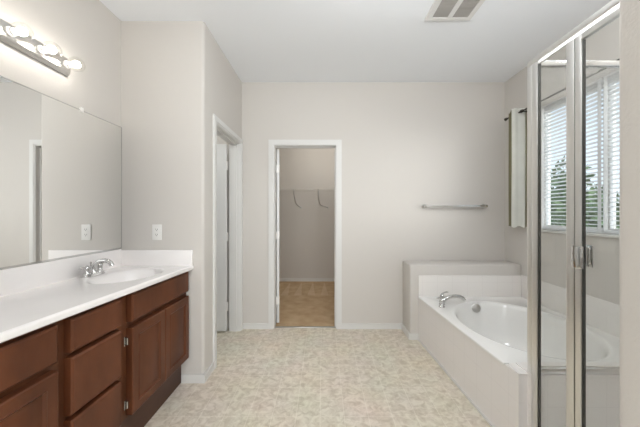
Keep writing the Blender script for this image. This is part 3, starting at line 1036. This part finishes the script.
# corner post: two channels meeting
p = MB()
p.box(SX - 0.008, SX + 0.009, 1.432, 1.467, 0.095, ZH, 0.002)
p.box(SX - 0.008, SX + 0.026, 1.467, 1.502, DZ + 0.013, ZH, 0.002)
p.build('corner_post', M['post'], sh)
MB().box(SX - 0.0035, SX + 0.0080, 1.426, 1.432, 0.122, ZH - 0.014).build('post_gasket', M['gasket'], sh)
MB().box(SX - 0.008, SX + 0.030, SYN, 1.504, ZH, ZH + 0.030, 0.005, 3).build('header', M['post'], sh)
MB().box(SX - 0.005, SX + 0.004, SYN, 1.426, ZH - 0.016, ZH).build('header_reflection', M['plastic'], sh)  # white strip standing in for a bright reflection under the header
# fixed panel
y_a, y_b = 1.222, 1.426
MB().box(SX - 0.003, SX + 0.003, y_a + 0.039, y_b, 0.121, ZH - 0.016).build('fixed_glass', M['glass'], sh)
MB().box(SX - 0.008, SX + 0.009, y_a, y_a + 0.039, 0.096, ZH - 0.016, 0.002).build('strike_post', M['post'], sh)
MB().box(SX - 0.008, SX + 0.009, y_a + 0.039, y_b, 0.096, 0.121, 0.002).build('bottom_rail', M['post'], sh)
# door
dy1, dy0 = 1.217, 0.60
dr_ = MB()
dr_.box(SX - 0.008, SX + 0.009, dy1 - 0.030, dy1, 0.105, ZH - 0.018, 0.002)
dr_.box(SX - 0.008, SX + 0.009, dy0, dy0 + 0.030, 0.105, ZH - 0.018, 0.002)
dr_.box(SX - 0.008, SX + 0.009, dy0 + 0.030, dy1 - 0.030, ZH - 0.042, ZH - 0.018, 0.002)
dr_.box(SX - 0.008, SX + 0.009, dy0 + 0.030, dy1 - 0.030, 0.105, 0.140, 0.002)
sd = dr_.build('shower_door', M['post'], sh)
MB().box(SX - 0.003, SX + 0.003, dy0 + 0.030, dy1 - 0.034, 0.140, ZH - 0.042).build('door_glass', M['glass'], sd)
MB().box(SX - 0.0035, SX + 0.008, dy1 - 0.034, dy1 - 0.030, 0.141, ZH - 0.043).build('door_gasket', M['gasket'], sd)
MB().box(SX - 0.005, SX + 0.008, dy1 + 0.0005, dy1 + 0.0045, 0.105, ZH - 0.017).build('magnet_strip', M['gasket'], sd)
for s, ya_, yb__ in ((-1, 1.152, 1.203), (1, 1.178, 1.219)):
    x_ = SX + s * 0.033
    h = MB().box(x_ - 0.003, x_ + 0.003, ya_, yb__, 1.056, 1.148, 0.002)
    h.box(min(x_, SX + s * 0.008), max(x_, SX + s * 0.008), dy1 - 0.026, dy1 - 0.016, 1.065, 1.141, 0.001, 1)
    h.build('pull_handle', M['chrome'], sd)
MB().box(SX - 0.010, SX + 0.010, SYN, dy0 - 0.003, 0.096, ZH - 0.016, 0.002).build('hinge_post', M['post'], sh)
# return panel on the tub's end wall
yr = 1.485
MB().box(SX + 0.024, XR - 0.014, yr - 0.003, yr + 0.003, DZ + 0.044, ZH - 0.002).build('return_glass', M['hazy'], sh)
MB().box(SX + 0.024, XR - 0.013, yr - 0.014, yr + 0.014, DZ + 0.013, DZ + 0.044, 0.003).build('return_bottom_rail', M['nickel'], sh)
MB().box(SX + 0.026, XR - 0.013, yr - 0.014, yr + 0.014, ZH - 0.002, ZH + 0.026, 0.003).build('return_top_rail', M['chrome'], sh)
MB().box(XR - 0.035, XR - 0.013, yr - 0.014, yr + 0.014, DZ + 0.044, ZH - 0.002, 0.002).build('wall_channel', M['chrome'], sh)

# ------------------------------------------------------------------ curtain rod and curtain
RX, RZ = 1.930, 2.275
rod = thing('curtain_rod', 'dark metal curtain rod over the bathtub window', 'curtain rod', (RX, 2.3, RZ))
MB().tube([(RX, 1.56, RZ), (RX, 2.985, RZ)], 0.0075, 12).build('rod', M['dark_metal'], rod)
for (y, s) in ((2.985, 1), (1.56, -1)):
    MB().lathe([(0.008, 0.0), (0.012, 0.004), (0.012, 0.008), (0.007, 0.012), (0.014, 0.020), (0.016, 0.028), (0.011, 0.036), (0.0, 0.039)], 16,
               Matrix.Translation((RX, y, RZ)) @ Matrix.Rotation(R(-90 * s), 4, 'X')).build('finial', M['dark_metal'], rod)
for y in (2.765, 1.865):
    k = MB().tube([(XR - 0.001, y, RZ - 0.004), (RX, y, RZ - 0.004)], 0.006, 10)
    k.lathe([(0, 0), (0.022, 0), (0.022, 0.004), (0.010, 0.008), (0, 0.008)], 16, Matrix.Translation((XR - 0.001, y, RZ - 0.004)) @ Matrix.Rotation(R(-90), 4, 'Y'))
    k.lathe([(0.009, -0.010), (0.015, -0.010), (0.015, 0.010), (0.009, 0.010)], 16, Matrix.Translation((RX, y, RZ)) @ ALONG_Y)
    k.build('bracket', M['dark_metal'], rod)

cu = thing('curtain', 'olive curtain panel with pale lining, bunched at the far window edge', 'curtain', (1.95, 2.88, 1.16))


def cloth(path, ztop, zbot, nz, th, wob):
    """plan path swept down, with slight sway, given a thickness"""
    b = bmesh.new()
    n_ = len(path)
    cols = []
    for side in (0, 1):
        grid = []
        for j in range(nz + 1):
            u = j / nz
            z_ = ztop + (zbot - ztop) * u
            row = []
            for i, (x, y) in enumerate(path):
                x2, y2 = path[min(i + 1, n_ - 1)]; x1_, y1_ = path[max(i - 1, 0)]
                nx_, ny_ = (y2 - y1_), -(x2 - x1_)
                L_ = math.hypot(nx_, ny_) or 1
                sway = wob * math.sin(5.0 * u + i * 0.9) * (0.3 + u)
                row.append(b.verts.new((x + nx_ / L_ * (th * side) + sway, y + ny_ / L_ * (th * side) + sway * 0.5, z_ - (0.010 * math.sin(i * 1.3) if j == nz else 0))))
            grid.append(row)
        cols.append(grid)
    for side in (0, 1):
        g = cols[side]
        for j in range(nz):
            for i in range(n_ - 1):
                q = (g[j][i], g[j][i + 1], g[j + 1][i + 1], g[j + 1][i])
                b.faces.new(q if side else q[::-1])
    for i in range(n_ - 1):
        for j in (0, nz):
            b.faces.new((cols[0][j][i], cols[0][j][i + 1], cols[1][j][i + 1], cols[1][j][i]))
    for j in range(nz):
        for i in (0, n_ - 1):
            b.faces.new((cols[0][j][i], cols[0][j + 1][i], cols[1][j + 1][i], cols[1][j][i]))
    bmesh.ops.recalc_face_normals(b, faces=b.faces[:])
    q = MB(); q._add(b)
    return q


cloth([(1.955, 2.950), (1.925, 2.945), (1.908, 2.925), (1.915, 2.900), (1.893, 2.880), (1.897, 2.858), (1.873, 2.840), (1.869, 2.826)], 2.305, 1.160, 14, 0.003, 0.002).build('curtain_face', M['olive'], cu, 60)
cloth([(1.868, 2.822), (1.880, 2.810), (1.898, 2.806), (1.915, 2.812), (1.935, 2.808), (1.955, 2.800), (1.975, 2.798), (1.990, 2.806)], 2.315, 1.150, 14, 0.003, 0.0025).build('curtain_lining', M['lining'], cu, 60)
MB().box(1.993, 1.996, 2.792, 2.815, 1.150, 2.312).build('curtain_hem', M['olive'], cu)

# ------------------------------------------------------------------ towel bar, ceiling vent
TX0, TX1, TZb = 1.118, 1.778, 1.362
tw = thing('towel_bar', 'slim chrome towel bar on the back wall', 'towel bar', ((TX0 + TX1) / 2, YB, TZb))
MB().tube([(TX0, YB - 0.062, TZb), (TX1, YB - 0.062, TZb)], 0.0125, 20).build('bar', M['polished'], tw)
for x in (TX0, TX1):
    q = MB().lathe([(0, 0), (0.024, 0), (0.024, 0.006), (0.014, 0.012), (0.011, 0.020), (0.011, 0.050), (0.016, 0.054), (0.016, 0.070), (0.010, 0.076), (0, 0.077)], 18, Matrix.Translation((x, YB, TZb)) @ Matrix.Rotation(R(90), 4, 'X'))
    q.build('bracket', M['nickel'], tw)

vx0, vx1, vy0, vy1 = 0.762, 1.100, 1.800, 2.135
ve = thing('ceiling_vent', 'white ceiling exhaust fan cover with two grey grilles', 'vent', ((vx0 + vx1) / 2, (vy0 + vy1) / 2, H))
gx = ((0.806, 0.918), (0.952, 1.066))
gy = (vy0 + 0.02, vy1 - 0.030)
q = MB()
q.box(vx0, gx[0][0], vy0, vy1, H - 0.014, H)
q.box(gx[1][1], vx1, vy0, vy1, H - 0.014, H)
q.box(gx[0][1], gx[1][0], vy0, vy1, H - 0.014, H)
q.box(gx[0][0], gx[1][1], gy[1], vy1, H - 0.0138, H)
q.box(gx[0][0], gx[1][1], vy0, gy[0], H - 0.0138, H)
q.build('cover', M['vent'], ve)
for a_, b_ in gx:
    g = MB().box(a_, b_, gy[0], gy[1], H - 0.004, H - 0.0005)
    k = gy[0] + 0.004
    while k < gy[1] - 0.006:
        g.box(a_, b_, k, k + 0.006, H - 0.011, H - 0.004)
        k += 0.013
    g.build('grille', M['grille'], ve)


# ------------------------------------------------------------------ closet shelf
cs = thing('closet_shelf', 'grey wire shelf on braces across the closet back wall', 'shelf', (0, 5.2, 1.72))
zs, yF, yK = 1.722, 5.055, 5.366
sw = MB()
for y, z_ in ((yF, zs), (yF, zs - 0.028), (yK - 0.004, zs), ((yF + yK) / 2, zs)):
    sw.tube([(-1.49, y, z_), (1.39, y, z_)], 0.0045, 8)
sw.build('long_wires', M['wire'], cs)
sw = MB()
x = -1.485
while x < 1.39:
    sw.box(x - 0.0013, x + 0.0013, yF, yK - 0.004, zs + 0.004, zs + 0.007)
    sw.box(x - 0.0013, x + 0.0013, yF - 0.0055, yF - 0.0035, zs - 0.03, zs + 0.006)
    x += 0.0254
sw.build('cross_wires', M['wire'], cs)
for (xa, xb) in ((-0.522, -0.415), (-0.088, 0.09), (-1.02, -0.91), (0.42, 0.56)):
    br = MB().tube([(xa, yF, zs - 0.005), (xa + 0.004, yF + 0.02, zs - 0.10), (xa + 0.025, yF + 0.05, zs - 0.255), (xa + 0.05, yF + 0.15, zs - 0.29), (xb, yK - 0.002, zs - 0.335)], 0.0075, 8)
    br.box(xb - 0.012, xb + 0.012, yK - 0.001, yK + 0.003, zs - 0.36, zs - 0.31)
    br.build('brace', M['steel'], cs, 50)

# ------------------------------------------------------------------ outside the window
struct('ground', MB().box(3.0, 60, -30, 60, -3.2, -3.0), M['ground'], 'dry ground far below the window', 'ground')


def tree(label, x, y, r_, ztop, leaf, seed, n_=1500):
    rng = random.Random(seed)
    root = thing('tree', label, 'tree', (x, y, -3.0), 'trees outside the window')
    b = bmesh.new()
    zc = ztop - r_
    blobs = [(Vector((x, y, zc)), r_)]
    for _ in range(12):
        a_ = rng.uniform(0, 6.28); e_ = rng.uniform(-0.6, 1.1)
        blobs.append((Vector((x + math.cos(a_) * math.cos(e_) * r_ * 0.7, y + math.sin(a_) * math.cos(e_) * r_ * 0.7, zc + math.sin(e_) * r_ * 0.75)), r_ * rng.uniform(0.3, 0.5)))
    for _ in range(n_):
        c, rr = rng.choice(blobs)
        d = Vector((rng.gauss(0, 1), rng.gauss(0, 1), rng.gauss(0, 1))).normalized()
        p_ = c + d * rr * rng.uniform(0.7, 1.0)
        u = Vector((rng.gauss(0, 1), rng.gauss(0, 1), rng.gauss(0, 1))).normalized()
        v = u.cross(d).normalized() if u.cross(d).length > 0.01 else Vector((1, 0, 0))
        u = (d * 0.4 + u).normalized()
        s = r_ * rng.uniform(0.06, 0.12)
        vs = [b.verts.new(p_ + u * s), b.verts.new(p_ + v * s * 0.45 + d * s * 0.1), b.verts.new(p_ - u * s), b.verts.new(p_ - v * s * 0.45 + d * s * 0.1)]
        b.faces.new(vs)
    q = MB(); q._add(b)
    q.build('crown', leaf, root)
    MB().tube([(x, y, -3.0), (x + 0.1, y, zc - 0.3 * r_), (x, y + 0.1, zc + 0.3 * r_)], [0.16, 0.12, 0.06], 8).build('trunk', M['bark'], root)


for i, (lab, x, y, r_, zt, lf) in enumerate((
        ('broad dark green tree seen through the left window pane', 8.0, 10.0, 1.7, 2.95, 'leaf'),
        ('pale green bushy tree seen low through the right window pane', 11.0, 11.7, 1.5, 2.40, 'leaf_pale'),
        ('dark green tree rising at the right part of the blind', 7.4, 7.1, 1.1, 1.75, 'leaf'),
        ('small pale tree farthest away behind the blind', 13.0, 15.0, 2.0, 2.6, 'leaf_pale'),
        ('low dark tree nearest the window, its top below the other trees', 5.3, 5.6, 0.8, 1.36, 'leaf'))):
    tree(lab, x, y, r_, zt, M[lf], 11 + i)
